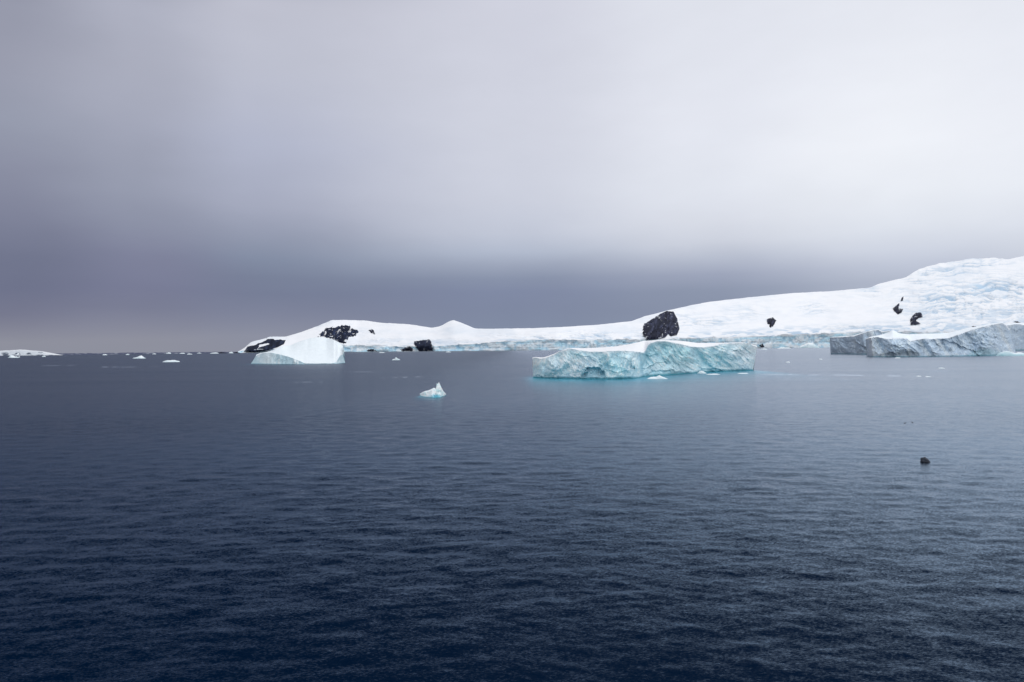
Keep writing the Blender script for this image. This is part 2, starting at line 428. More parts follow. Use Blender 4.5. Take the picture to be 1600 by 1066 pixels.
def build_hills():
    pxs = np.concatenate([np.arange(372, 1640, 1.3), np.arange(1640, 2401, 6.0)])
    n = len(pxs); nr = 150
    t = np.linspace(0, 1, nr) ** 1.0
    PX = np.repeat(pxs[None, :], nr, 0)
    yc = cliff_y(pxs); ys = sky_y(pxs)
    PY = yc[None, :] + (ys - yc)[None, :] * t[:, None]
    P, C = terrain(PX, PY)
    # the far side, falling away behind the skyline
    rows = [P]; cols = [C]
    top = P[-1]
    for k in range(1, 9):
        f = k / 8.0
        b = top.copy()
        b[:, 1] += f * 2500; b[:, 0] *= (b[:, 1] / top[:, 1])
        b[:, 2] = top[:, 2] * (1 - f ** 1.6) - 10 * f
        rows.append(b[None]); cols.append(np.broadcast_to(SNOW, b.shape)[None])
    V = np.concatenate(rows, 0); CC = np.concatenate(cols, 0)
    hills = mesh_obj('hills', V, grid_faces(V.shape[0], n), MAT_SNOW, CC)
    tag(hills, 'long snow-covered hills with glacier and dark rock outcrops rising to the right', None, None, 'structure')
    # calving front along the shore
    nk = 26
    s = np.linspace(0, 1, nk)
    yb = coast_y(pxs)
    PX = np.repeat(pxs[None], nk, 0); PY = yb[None] + (yc - yb)[None] * s[:, None]
    D = np.repeat((coast_D(pxs))[None], nk, 0) + 40 * s[:, None]
    fr = ridged(PX / 5.0, PY / 9.0, octaves=4, seed=90)
    lo = fbm(PX / 30.0, PY * 0, octaves=3, seed=95)
    fade = np.sin(np.pi * np.clip(s, 0, 1))[:, None]
    D = D + fade * (26 * fr + 40 * lo)
    P = at(PX, PY, D)
    P[0, :, 2] = -15.0
    P[-1] = V[0]
    blue = 0.30 + 0.70 * sstep(-0.3, 0.4, fbm(PX / 12.0, PY / 4.0, octaves=4, seed=99))
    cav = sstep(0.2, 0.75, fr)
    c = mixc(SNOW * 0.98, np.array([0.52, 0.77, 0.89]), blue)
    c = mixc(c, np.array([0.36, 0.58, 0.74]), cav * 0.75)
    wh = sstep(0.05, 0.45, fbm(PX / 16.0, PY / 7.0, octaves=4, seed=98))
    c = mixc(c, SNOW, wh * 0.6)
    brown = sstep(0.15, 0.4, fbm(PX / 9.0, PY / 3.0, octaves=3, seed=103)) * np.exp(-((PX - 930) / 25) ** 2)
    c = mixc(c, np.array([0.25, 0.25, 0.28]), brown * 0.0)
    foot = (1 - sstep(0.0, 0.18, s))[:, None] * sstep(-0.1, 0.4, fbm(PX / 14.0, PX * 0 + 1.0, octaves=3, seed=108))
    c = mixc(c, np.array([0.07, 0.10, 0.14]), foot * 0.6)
    c = mixc(c, SNOW, (s[:, None] > 0.93) * 0.7)
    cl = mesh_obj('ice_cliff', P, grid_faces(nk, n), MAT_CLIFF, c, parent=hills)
    cl['label'] = 'low broken blue-white ice cliff where the glacier meets the sea'
    return hills
HILLS = build_hills()

# ----------------------------------------------------------------- rock outcrops on the hills
def poly_sd(poly, X, Y):
    """signed distance to polygon, positive inside"""
    P = np.array(poly, float); d = np.full(X.shape, 1e9); inside = np.zeros(X.shape, bool)
    for i in range(len(P)):
        a = P[i]; b = P[(i + 1) % len(P)]
        e = b - a; wx = X - a[0]; wy = Y - a[1]
        t = np.clip((wx * e[0] + wy * e[1]) / max(e @ e, 1e-9), 0, 1)
        d = np.minimum(d, np.hypot(wx - e[0] * t, wy - e[1] * t))
        cross = ((a[1] > Y) != (b[1] > Y)) & (X < (b[0] - a[0]) * (Y - a[1]) / (b[1] - a[1] + 1e-12) + a[0])
        inside ^= cross
    return np.where(inside, d, -d)

def outcrop(poly, label, holes=(), grow=0.0, step=0.45, rough=1.0, bulge=45.0, speck=0.0, tone=(0.020, 0.022, 0.036), seed=0, clamp=True):
    P = np.array(poly, float)
    x0, y0 = P.min(0) - 1; x1, y1 = P.max(0) + 1
    nx = max(6, int((x1 - x0) / step)); ny = max(5, int((y1 - y0) / step))
    X, Y = np.meshgrid(np.linspace(x0, x1, nx), np.linspace(y0, y1, ny))
    sd = poly_sd(poly, X, Y)
    for h in holes: sd = np.minimum(sd, -poly_sd(h, X, Y))
    sd = sd + grow + rough * fbm(X / 3.0, Y / 3.0, octaves=4, seed=200 + seed)
    if speck: sd = np.where((fbm(X / 4.0 + Y / 9.0, Y / 3.5, octaves=4, seed=230 + seed) > 1 - speck), -1, sd)
    Yc = np.minimum(Y, coast_y(X) + 0.05)
    Ys = np.maximum(Yc, sky_y(X) + 0.15)
    T, _ = terrain(X, np.minimum(Ys, cliff_y(X)))
    below = Ys > cliff_y(X)
    Dt = np.where(below, coast_D(X) - 20, T[..., 1])
    prof = sstep(-0.4, 5.0, sd)
    pro = 5 + bulge * prof + bulge * 0.8 * fbm(X / 5.0 + Y / 14.0, Y / 9.0, octaves=5, seed=260 + seed) * prof + bulge * 0.5 * facets(X / 6.0 + Y / 12.0, Y / 8.0, 265 + seed) * prof
    pts = at(X, Ys, Dt - pro * 1.4)
    keep = sd > -0.15
    q = grid_faces(ny, nx, flip=True)
    kf = keep.ravel()[q].all(1)
    q = q[kf]
    used = np.unique(q); remap = -np.ones(nx * ny, int); remap[used] = np.arange(len(used))
    v = pts.reshape(-1, 3)[used]
    tn = np.array(tone)
    streak = sstep(-0.2, 0.6, fbm(X / 2.2 + Y / 7.0, Y / 8.0, octaves=4, seed=290 + seed))
    fac = facets(X / 4.0 + Y / 10.0, Y / 6.0, 320 + seed)
    c = mixc(tn * 0.8, tn * 3.2, np.clip(streak * 0.5 + 0.4 * fac, 0, 1))
    dust = (seed != 1) * sstep(0.46, 0.64, fbm(X / 2.5, Y / 2.2, octaves=4, seed=310 + seed) + 0.28 * (1 - prof))
    c = mixc(c, np.array([0.6, 0.62, 0.66]), dust * 0.7)
    o = mesh_obj('rock_outcrop', v, remap[q], MAT_ROCK, c.reshape(-1, 3)[used], parent=HILLS)
    o['label'] = label
    return o

outcrop([(382, 549), (387, 542), (397, 540), (402.5, 535), (411, 532.5), (418, 528.3), (425, 527), (436, 528.5), (446, 532), (443, 537.5), (436, 541), (428, 544), (418, 547), (402, 549.2)],
        'dark low headland of bare rock at the left tip of the snowy shore',
        holes=[[(398, 547.5), (407, 539), (418, 536), (423, 537.2), (416, 540), (405, 543.4)]], rough=0.5, grow=0.6, seed=1, bulge=18, tone=(0.012, 0.017, 0.034))
outcrop([(496, 526), (506, 517), (509, 512.5), (522, 511.5), (535, 508.5), (546, 509), (552, 513), (560, 517.5), (557.5, 524), (545, 527.5), (541, 537), (534, 537), (525, 533), (515, 528.5), (505, 526)],
        'dark snow-flecked rock face high on the hill behind the smooth white iceberg', rough=2.2, speck=0.62, seed=2, bulge=30, tone=(0.012, 0.017, 0.036))
outcrop([(576, 516), (581, 513.5), (585, 518), (586, 522), (580, 521)], 'tiny dark rock patch right of the snow-flecked rock face', rough=1.3, seed=3, bulge=15)
outcrop([(647, 534), (660, 531), (672, 531), (676, 540), (677, 548.5), (655, 548.5), (647, 541)], 'dark square rock bluff on the shore left of the ice cliff', rough=1.8, seed=4, bulge=9, tone=(0.014, 0.018, 0.034))
outcrop([(625, 546), (640, 541), (646, 545), (645, 549), (628, 549)], 'low dark shore rock just left of the square bluff', rough=1.3, seed=5, bulge=20)
outcrop([(571, 549.3), (575, 546), (584, 545.2), (589, 549.3)], 'small dark rock at the waterline below the ice cliff', rough=0.8, seed=6, bulge=15)
outcrop([(1004, 514), (1007.5, 505), (1025, 494), (1042, 486.6), (1052, 487.5), (1057.5, 498), (1061, 514), (1057, 523.5), (1048, 525), (1044, 521.5), (1040, 526), (1030, 529), (1010, 530), (1005, 522)],
        'largest dark rock cliff in the snow above the big blue iceberg', rough=0.35, grow=0.7, seed=7, bulge=32, tone=(0.022, 0.025, 0.043), step=0.4)
outcrop([(1197.5, 499), (1207.5, 496), (1213, 501), (1210, 507.5), (1203, 515), (1202, 507), (1199, 506)], 'small hook-shaped dark rock in the middle of the open snow slope', rough=0.8, seed=8, bulge=30, step=0.35)
outcrop([(1407, 471), (1409, 465), (1412, 463), (1411, 470)], 'tiny dark rock splinter at the top of the rock string on the slope', rough=0.6, seed=9, bulge=15, step=0.3)
outcrop([(1395, 482), (1405, 474), (1404.5, 482), (1411, 483), (1409, 489), (1402, 491.5), (1397.5, 486)], 'ragged dark rock below the tiny splinter on the right slope', rough=1.0, seed=10, bulge=25, step=0.35)
outcrop([(1422, 500), (1426, 493), (1431, 488.5), (1440, 488.5), (1441.5, 495), (1435, 497), (1431, 501), (1439, 505.5), (1431, 507), (1423, 507)], 'dark C-shaped rock above the right-hand grey iceberg', rough=0.7, seed=11, bulge=28, step=0.35)
outcrop([(1518, 510), (1524, 510), (1530, 512), (1529, 513.5), (1521, 512.5)], 'thin dark rock dash just above the right-hand grey iceberg', rough=0.5, seed=12, bulge=15, step=0.3)
outcrop([(1584, 502), (1590, 502), (1598, 505.5), (1597, 507), (1588, 505)], 'thin dark rock dash at the right edge of the photo', rough=0.5, seed=13, bulge=15, step=0.3)
outcrop([(1186, 540), (1191, 537), (1195, 542), (1190, 544)], 'tiny dark rock in the ice cliff beside the big blue iceberg', rough=0.6, seed=14, bulge=15, step=0.3)

# ----------------------------------------------------------------- far shores on the left
def low_land(name, pxs, top, base, mat, colf, rise_back=300, amp=0.4, seed=0):
    n = len(pxs); nk = 18
    s = np.linspace(0, 1, nk)
    yt = top(pxs) + amp * fbm(pxs / 5.0, pxs * 0, octaves=4, seed=seed); yb = base(pxs)
    yt = np.minimum(yt, yb - 0.05)
    PX = np.repeat(pxs[None], nk, 0); PY = yb[None] + (yt - yb)[None] * s[:, None]
    D = depth_on_water(pxs, yb)[None] + rise_back * s[:, None] ** 1.3 + 25 * fbm(PX / 6.0, PY * 1.2, octaves=3, seed=seed + 3) * np.sin(np.pi * s)[:, None]
    P = at(PX, PY, D); P[0, :, 2] = -8
    back = P[-1].copy(); back[:, 1] += rise_back; back[:, 2] = -8
    V = np.concatenate([P, back[None]], 0)
    C = colf(PX, PY, s[:, None]); C = np.concatenate([C, C[-1:]], 0)
    return mesh_obj(name, V, grid_faces(nk + 1, n), mat, C)

def island_col(PX, PY, s):
    f = fbm(PX / 9.0, PY / 2.5, octaves=4, seed=330) + 0.45 * (0.5 - s)
    c = mixc(np.array([0.62, 0.66, 0.70]), np.array([0.10, 0.12, 0.16]), sstep(0.05, 0.35, f))
    return mixc(c, SNOW * 0.9, sstep(0.72, 0.95, s) * 0.6)
isl = low_land('island', np.arange(-260, 86, 0.8), pl([(-260, 552), (-150, 544), (-60, 546), (0, 548.3), (20, 547), (32, 546.4), (55, 548), (66, 549), (72, 553), (84, 555)]),
               pl([(-260, 557.5), (0, 556), (86, 555.4)]), MAT_SNOW, island_col, 350, seed=333)
tag(isl, 'low snowy island with grey rock patches on the far left horizon', None, None, 'structure')
def coast_col(PX, PY, s):
    f = fbm(PX / 7.0, PY * 2, octaves=3, seed=340)
    return mixc(np.array([0.055, 0.065, 0.12]) + 0 * PX[..., None], np.array([0.5, 0.53, 0.58]), sstep(0.25, 0.5, f) * 0.6)
cst = low_land('shore', np.arange(80, 384, 1.0), pl([(80, 552.6), (200, 551.2), (300, 550.3), (383, 549.6)]), pl([(80, 554.6), (383, 551.6)]), MAT_SNOW, coast_col, 200, amp=0.35, seed=350)
tag(cst, 'thin dark far shoreline along the left horizon', None, None, 'structure')

# ----------------------------------------------------------------- icebergs
BERG_FOOT = []     # (polyline of the front waterline, strength, reach) for the glow of ice under the water

def berg(name, xr, base, edge, ridge, thick, mat, colour, ncol=300, nface=60, ntop=40, lean=0.12, disp=None, wob=0.25, seed=0, mid=None, smooth_edge=True, soft_px=None, cap_label=None):
    """Loft: front face from the waterline to the front edge, then the top back to the ridge, then the back down to the water.
    xr = (left at base, left at top, right at base, right at top) photo columns."""
    u = np.linspace(0, 1, ncol)
    lb, lt, rb, rt = xr
    # ---- face
    sF = np.linspace(0, 1, nface)
    xb = lb + (rb - lb) * u; xt = lt + (rt - lt) * u
    sm = soft_px or max(0.4, 0.006 * (rb - lb))
    g_ = np.arange(-24, 25) / 8.0; wk = np.exp(-g_ ** 2 / 2); wk /= wk.sum()
    def soft(fn, x): return sum(w * fn(x + g * sm) for g, w in zip(g_, wk))
    yb = soft(base, xb); ye = soft(edge, xt) if smooth_edge else edge(xt); yr = soft(ridge, xt) if smooth_edge else ridge(xt)
    ne = wob * np.clip((yb - ye) / 6.0, 0, 1) * fbm(xt / 2.5, xt * 0 + 7.7, octaves=4, seed=seed); nr_ = wob * 0.6 * fbm(xt / 4.0, xt * 0 + 2.2, octaves=4, seed=seed + 1)
    ye = np.minimum(ye, yb - 0.15); yr = np.minimum(yr, ye - 0.02)
    Yb = depth_on_water(xb, yb)
    hface = (yb - ye) * Yb / F
    endt = np.sqrt(np.clip(np.minimum(u, 1 - u) / 0.06, 0, 1))
    T = np.maximum((soft(thick, xt) if smooth_edge else thick(xt)) * endt, 0.3)
    PX = xb[None] + (xt - xb)[None] * sF[:, None]
    PY = yb[None] + (ye - yb)[None] * sF[:, None] + ne[None] * sstep(0.7, 1.0, sF)[:, None]
    D = Yb[None] + lean * hface[None] * sF[:, None]
    info = dict(PX=PX, PY=PY, S=sF[:, None] + 0 * PX, face=np.ones_like(PX), hm=hface[None] * sF[:, None], u=u[None] + 0 * PX)
    if disp is not None:
        D = D + disp(info) * endt[None] ** 1.5 * (0.35 + 0.65 * np.sin(np.pi * np.clip(sF, 0.02, 0.98)))[:, None]
    Pf = at(PX, PY, D)
    # ---- top
    sT = np.linspace(0, 1, ntop + 1)[1:]
    m = sT[:, None] if mid is None else mid(sT)[:, None]
    PXt = np.repeat(xt[None], ntop, 0); PYt = ye[None] + (yr - ye)[None] * sT[:, None] + ne[None] * (1 - sstep(0, 0.3, sT))[:, None] + nr_[None] * sstep(0.8, 1.0, sT)[:, None]
    D0 = Yb + lean * hface
    Dt = D0[None] + (D[-1] - D0)[None] * (1 - sstep(0, 0.2, sT))[:, None] + T[None] * m
    Pt = at(PXt, PYt, Dt)
    bump = fbm(Pt[..., 0] / 9.0, Pt[..., 1] / 9.0, octaves=3, seed=seed + 5)
    Pt[..., 2] += 0.012 * hface.max() * 2 * bump * np.sin(np.pi * sT)[:, None]
    infoT = dict(PX=PXt, PY=PYt, S=sT[:, None] + 0 * PXt, face=np.zeros_like(PXt), hm=hface[None] + 0 * PXt, u=u[None] + 0 * PXt)
    Cf = colour(info); Ct = colour(infoT)
    # ---- under the water and the back
    under = Pf[0].copy(); under[:, 2] = -4.0
    back = []
    for f in (0.25, 0.6, 1.0):
        b = Pt[-1].copy(); b[:, 1] += T * 0.25 * f; b[:, 0] = at(xt + (xb - xt) * f, yb, b[:, 1])[:, 0]; b[:, 2] = Pt[-1][:, 2] * (1 - f) - 4.0 * f
        back.append(b[None])
    V = np.concatenate([under[None], Pf, Pt] + back, 0)
    C = np.concatenate([Cf[:1], Cf, Ct] + [Ct[-1:]] * 3, 0)
    nr = V.shape[0]
    q = grid_faces(nr, ncol)
    # close both ends with strips between the front and the back of the section
    def cap(col, flip):
        lo, hi = 0, nr - 1; f = []
        while hi - lo > 1:
            a, b, c, d = lo, lo + 1, hi - 1, hi
            if b == c:
                quad = [a, b, d, d]
            quad = [a * ncol + col, b * ncol + col, c * ncol + col, d * ncol + col] if b != c else None
            if quad: f.append(quad if not flip else quad[::-1])
            lo += 1; hi -= 1
        return f
    caps = cap(0, True) + cap(ncol - 1, False)
    q = np.concatenate([q, np.array(caps, dtype=int)], 0)
    if cap_label is None:
        return mesh_obj(name, V, q, mat, C), Pf[0]
    # the snow on top is a part of its own
    rows = q // ncol
    is_top = (rows.min(1) >= nface) & (rows.max(1) <= nface + ntop) & (np.arange(len(q)) < (nr - 1) * (ncol - 1))
    o = mesh_obj(name, V, q[~is_top], mat, C)
    qt = q[is_top]; used = np.unique(qt); remap = np.zeros(len(V.reshape(-1, 3)), int); remap[used] = np.arange(len(used))
    sc = mesh_obj('snow_cap', V.reshape(-1, 3)[used], remap[qt], mat, C.reshape(-1, 3)[used], parent=o)
    sc['label'] = cap_label
    return o, Pf[0]

# --- the big blue tabular iceberg
def ell(info, x, y, rx, ry):
    return ((info['PX'] - x) / rx) ** 2 + ((info['PY'] - y) / ry) ** 2
def flutes(info, seed, k=1.0, slant=0.5):
    """melt runnels: thin streaks running down the face, leaning and curving"""
    x = info['PX'] / k; y = (info['PY'] - 570) / k
    wx = 2.2 * fbm(x / 18.0, y / 16.0, octaves=3, seed=seed)
    ang = slant + 0.5 * fbm(x / 40.0, y / 60.0, octaves=2, seed=seed + 7)
    c = x - ang * y * 1.3 + wx; d = y + 0.3 * x + wx
    a = np.clip(1.9 * fbm(c / 6.5, d / 13.0, octaves=4, seed=seed + 1), -1, 1)
    b = np.clip(2.0 * fbm(c / 1.9, d / 6.0, octaves=4, seed=seed + 2, gain=0.6), -1, 1)
    return a, b

def cave_field(info, x, y, rx, ry, seed):
    n = fbm(info['PX'] / 6.0, info['PY'] / 6.0, octaves=3, seed=seed)
    return np.sqrt(ell(info, x, y, rx, ry)) + 0.28 * n
def big_parts(info):
    px, py = info['PX'], info['PY']
    slant = np.interp(px, [832, 900, 960, 1005, 1012, 1090, 1130, 1180], [-0.3, 0.35, 0.15, -0.35, 0.6, 0.95, 0.8, 1.1])
    a, b = flutes(info, 400, 1.0, slant)
    w = 0.35 * fbm(px / 9.0, py / 9.0, octaves=3, seed=411)
    sk = px - 0.6 * (py - 565)
    f1 = facets(sk / 26.0 + w, (py + 0.25 * px) / 20.0 + w, 412)
    f2 = facets(sk / 9.0 + w * 2, (py + 0.3 * px) / 8.0 + w, 413)
    arch = 1 - sstep(0.78, 1.0, cave_field(info, 928, 591, 21, 17.5, 421))
    hol = 1 - sstep(0.7, 1.05, cave_field(info, 1042, 588, 42, 10, 422))
    not2 = 1 - sstep(0.7, 1.05, cave_field(info, 1112, 581.5, 22, 6, 423))
    corner = 1 - sstep(0.7, 1.05, cave_field(info, 840, 590.5, 9, 5, 424))
    return a, b, f1, f2, arch, hol, not2, corner
def big_disp(info):
    a, b, f1, f2, arch, hol, not2, corner = big_parts(info)
    lowf = fbm(info['PX'] / 22.0, info['PY'] / 26.0, octaves=3, seed=404)
    notch = 1 - sstep(0.02, 0.09, info['S'])
    butt = fbm((info['PX'] + 0.5 * (info['PY'] - 570)) / 13.0, info['PY'] / 45.0, octaves=2, seed=405)
    # right-hand prow stands forward of the hollow beside it
    prow = np.exp(-((info['PX'] - 1140 - 1.2 * (info['PY'] - 560)) / 24.0) ** 2)
    crease = np.exp(-((info['PX'] - 1088 - 0.7 * (info['PY'] - 550)) / 5.0) ** 2)
    step = 7 * sstep(999, 1004, info['PX']) * (1 - sstep(1004, 1085, info['PX'])) - 3.5 * np.exp(-((info['PX'] - 982) / 12.0) ** 2)
    return step - 0.75 * a - 0.30 * b - 4.0 * lowf - 3.5 * butt - 1.6 * f1 - 0.55 * f2 - 5 * prow + 3 * crease + 5 * arch + 3.5 * hol + 3.5 * not2 + 3 * corner + 2.5 * notch
def big_col(info):
    a, b, f1, f2, arch, hol, not2, corner = big_parts(info)
    px, py = info['PX'], info['PY']
    lowf = fbm(px / 30.0, py / 24.0, octaves=3, seed=404)
    fine = np.clip(1.6 * fbm(px / 1.7, py / 2.2, octaves=4, seed=407, gain=0.65), -1, 1)
    cyan = 0.22 + 0.42 * sstep(985, 1030, px) * (1 - sstep(1090, 1150, px)) + 0.40 * np.exp(-((px - 965) / 30) ** 2) + 0.35 * lowf + 0.15 * f1
    base = mixc(np.array([0.78, 0.88, 0.94]), np.array([0.54, 0.88, 0.95]), cyan)
    st = a * 0.4 + b * 0.6
    base = mixc(base, np.array([0.90, 0.96, 0.97]), sstep(0.05, 0.75, st + 0.2 * fine) * 0.8)
    base = mixc(base, np.array([0.44, 0.66, 0.78]), sstep(0.12, 0.8, -st + 0.15 * fine) * 0.6)
    base = mixc(base, np.array([0.38, 0.68, 0.79]), sstep(998, 1004, px) * (1 - sstep(1004, 1035, px)) * 0.55)
    base = mixc(base, np.array([0.40, 0.58, 0.68]), np.exp(-((px - 1150 - 1.2 * (py - 560)) / 3.0) ** 2) * sstep(545, 556, py) * 0.7)
    base = mixc(base, np.array([0.30, 0.56, 0.69]), np.exp(-((px - 1002 - 0.15 * (py - 570)) / 1.8) ** 2) * 0.6)
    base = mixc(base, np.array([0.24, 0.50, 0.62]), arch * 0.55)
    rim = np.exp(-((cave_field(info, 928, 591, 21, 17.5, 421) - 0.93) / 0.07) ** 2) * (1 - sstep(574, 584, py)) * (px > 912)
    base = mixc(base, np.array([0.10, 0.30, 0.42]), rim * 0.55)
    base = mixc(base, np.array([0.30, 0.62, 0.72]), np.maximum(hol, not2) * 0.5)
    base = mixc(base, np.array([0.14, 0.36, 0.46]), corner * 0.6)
    base = mixc(base, np.array([0.88, 0.95, 0.96]), np.exp(-((info['S'] - 0.15) / 0.10) ** 2) * sstep(-0.3, 0.3, lowf + fine * 0.5) * 0.6 * (1 - arch) * (1 - hol))
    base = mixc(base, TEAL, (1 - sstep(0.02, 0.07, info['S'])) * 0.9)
    base = np.clip(base * (1 + 0.16 * fine[..., None] + 0.07 * f2[..., None]), 0, 0.98)
    snowy = mixc(SNOW + 0 * px[..., None], np.array([0.74, 0.82, 0.88]), sstep(0.2, 0.8, fine) * 0.2)
    tb = 1 - sstep(0.0, 0.10, info['S'])
    top = mixc(snowy, base, tb * 0.3)
    edge = sstep(0.90, 1.0, info['S'] + 0.06 * fine)
    f = mixc(base, SNOW * 0.97 + 0 * px[..., None], edge * 0.6)
    return np.where(info['face'][..., None] > 0.5, f, top)

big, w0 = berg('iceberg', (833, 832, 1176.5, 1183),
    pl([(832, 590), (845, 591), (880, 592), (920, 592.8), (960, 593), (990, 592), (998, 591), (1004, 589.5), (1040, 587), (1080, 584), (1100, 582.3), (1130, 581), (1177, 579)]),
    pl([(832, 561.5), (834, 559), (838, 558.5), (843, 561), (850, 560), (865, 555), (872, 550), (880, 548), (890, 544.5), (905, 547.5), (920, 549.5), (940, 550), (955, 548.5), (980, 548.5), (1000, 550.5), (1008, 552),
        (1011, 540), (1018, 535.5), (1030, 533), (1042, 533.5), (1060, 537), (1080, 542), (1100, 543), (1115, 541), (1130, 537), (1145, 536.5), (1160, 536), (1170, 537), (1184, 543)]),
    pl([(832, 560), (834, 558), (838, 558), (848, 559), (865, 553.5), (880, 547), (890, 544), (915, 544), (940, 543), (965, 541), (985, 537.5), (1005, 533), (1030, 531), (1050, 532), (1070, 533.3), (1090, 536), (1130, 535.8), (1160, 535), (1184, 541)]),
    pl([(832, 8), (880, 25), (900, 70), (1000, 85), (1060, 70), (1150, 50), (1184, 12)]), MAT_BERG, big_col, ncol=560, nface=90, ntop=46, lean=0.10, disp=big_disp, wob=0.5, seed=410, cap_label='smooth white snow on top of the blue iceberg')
tag(big, 'largest blue-white flat-topped iceberg with fluted sides in the middle of the sea', 'iceberg')
BERG_FOOT.append((w0, 1.0, 26.0))

# --- smooth white sloping iceberg on the left
def lb_disp(info):
    a, b = flutes(info, 430, 1.2, -0.3)
    return -2.2 * a - 0.8 * b
def lb_col(info):
    px, py = info['PX'], info['PY']
    a, b = flutes(info, 430, 1.0, -0.3)
    fine = fbm(px / 2.5, py / 2.5, octaves=4, seed=436)
    face = mixc(np.array([0.50, 0.66, 0.73]) + 0 * px[..., None], np.array([0.80, 0.87, 0.89]), sstep(0.2, 0.8, a * 0.7 + fine * 0.5))
    face = mixc(face, np.array([0.82, 0.90, 0.92]), np.exp(-((px - 418) / 11) ** 2) * 0.8)
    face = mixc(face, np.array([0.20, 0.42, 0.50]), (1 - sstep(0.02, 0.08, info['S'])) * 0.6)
    top = mixc(np.array([0.84, 0.90, 0.925]) + 0 * px[..., None], np.array([0.72, 0.83, 0.87]), sstep(0.15, 0.6, fine) * 0.22 + 0.30 * (1 - sstep(425, 450, px)) * sstep(-0.2, 0.4, fine))
    return np.where(info['face'][..., None] > 0.5, face, top)
lbg, w0 = berg('iceberg', (392, 400.5, 539.5, 536.5),
    pl([(392, 568.5), (420, 569), (475, 569.2), (525, 568.5), (540, 567)]),
    pl([(400, 557), (404, 553.5), (412, 551.5), (424, 551), (432, 553), (440, 554.5), (455, 559), (470, 565), (476, 568.3), (500, 568.4), (522, 567.8), (526, 565), (530, 558), (533, 554), (537, 555)]),
    pl([(400, 555), (405, 552), (415, 550.5), (425, 548), (432, 544.5), (440, 541), (455, 539.5), (463, 535.5), (470, 533), (485, 528.5), (498, 527), (510, 527.8), (520, 530.5), (528, 534), (533.5, 537.5), (537, 542)]),
    pl([(400, 14), (430, 30), (450, 70), (480, 105), (510, 105), (530, 60), (537, 30)]), MAT_BERG_FAR, lb_col, ncol=300, nface=40, ntop=70, lean=0.35, disp=lb_disp, wob=0.3, seed=440, soft_px=1.6)
tag(lbg, 'smooth white sloping iceberg on the left in front of the dark headland', 'iceberg')
BERG_FOOT.append((w0, 0.25, 14.0))

# --- small peaked iceberg in the middle
def sb_disp(info):
    a, b = flutes(info, 450, 0.35, 0.2)
    return -0.35 * a - 0.15 * b
def sb_col(info):
    px, py = info['PX'], info['PY']
    fine = fbm(px / 2.2, py / 2.2, octaves=4, seed=452)
    c = mixc(np.array([0.92, 0.96, 0.97]) + 0 * px[..., None], np.array([0.66, 0.90, 0.93]), sstep(0.0, 0.5, fine + 0.3 * sstep(680, 690, px)))
    c = mixc(c, np.array([0.10, 0.50, 0.66]), np.exp(-(((px - 681) / 8) ** 2 + ((py - 619) / 2.6) ** 2)) * 0.95)
    c = mixc(c, np.array([0.3, 0.55, 0.6]), np.exp(-(((px - 684.5) / 1.5) ** 2 + ((py - 611) / 4) ** 2)) * 0.5)
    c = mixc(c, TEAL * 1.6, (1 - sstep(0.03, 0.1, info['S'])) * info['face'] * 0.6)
    return c
sbg, w0 = berg('iceberg', (656.5, 656, 696, 697),
    pl([(656, 618.5), (663, 620), (675, 621.2), (688, 621), (697, 617.5)]),
    pl([(656, 616.5), (659, 614.5), (665, 612.5), (672, 611), (678, 609), (681.5, 609.5), (682.2, 604), (683.2, 601), (684.5, 600), (686, 599.5), (687.5, 601), (689, 605), (690.5, 608), (693, 613), (697, 616.4)]),
    pl([(656, 615.5), (659, 613.5), (665, 611), (670, 610), (675, 607.5), (678, 606), (681, 607.5), (681.8, 603), (682.4, 599), (683.4, 599.6), (684.4, 600.8), (685.6, 597.0), (686.6, 599), (688.5, 603), (690.5, 607), (693, 611.5), (697, 616)]),
    pl([(656, 2), (670, 6), (680, 6), (684, 1.6), (688, 1.8), (697, 2)]), MAT_FLOE, sb_col, ncol=150, nface=44, ntop=22, lean=1.0, disp=sb_disp, wob=0.4, seed=455, smooth_edge=False)
tag(sbg, 'small peaked turquoise-white iceberg with a crooked spike, alone in the middle water', 'iceberg')
BERG_FOOT.append((w0, 0.75, 3.2))

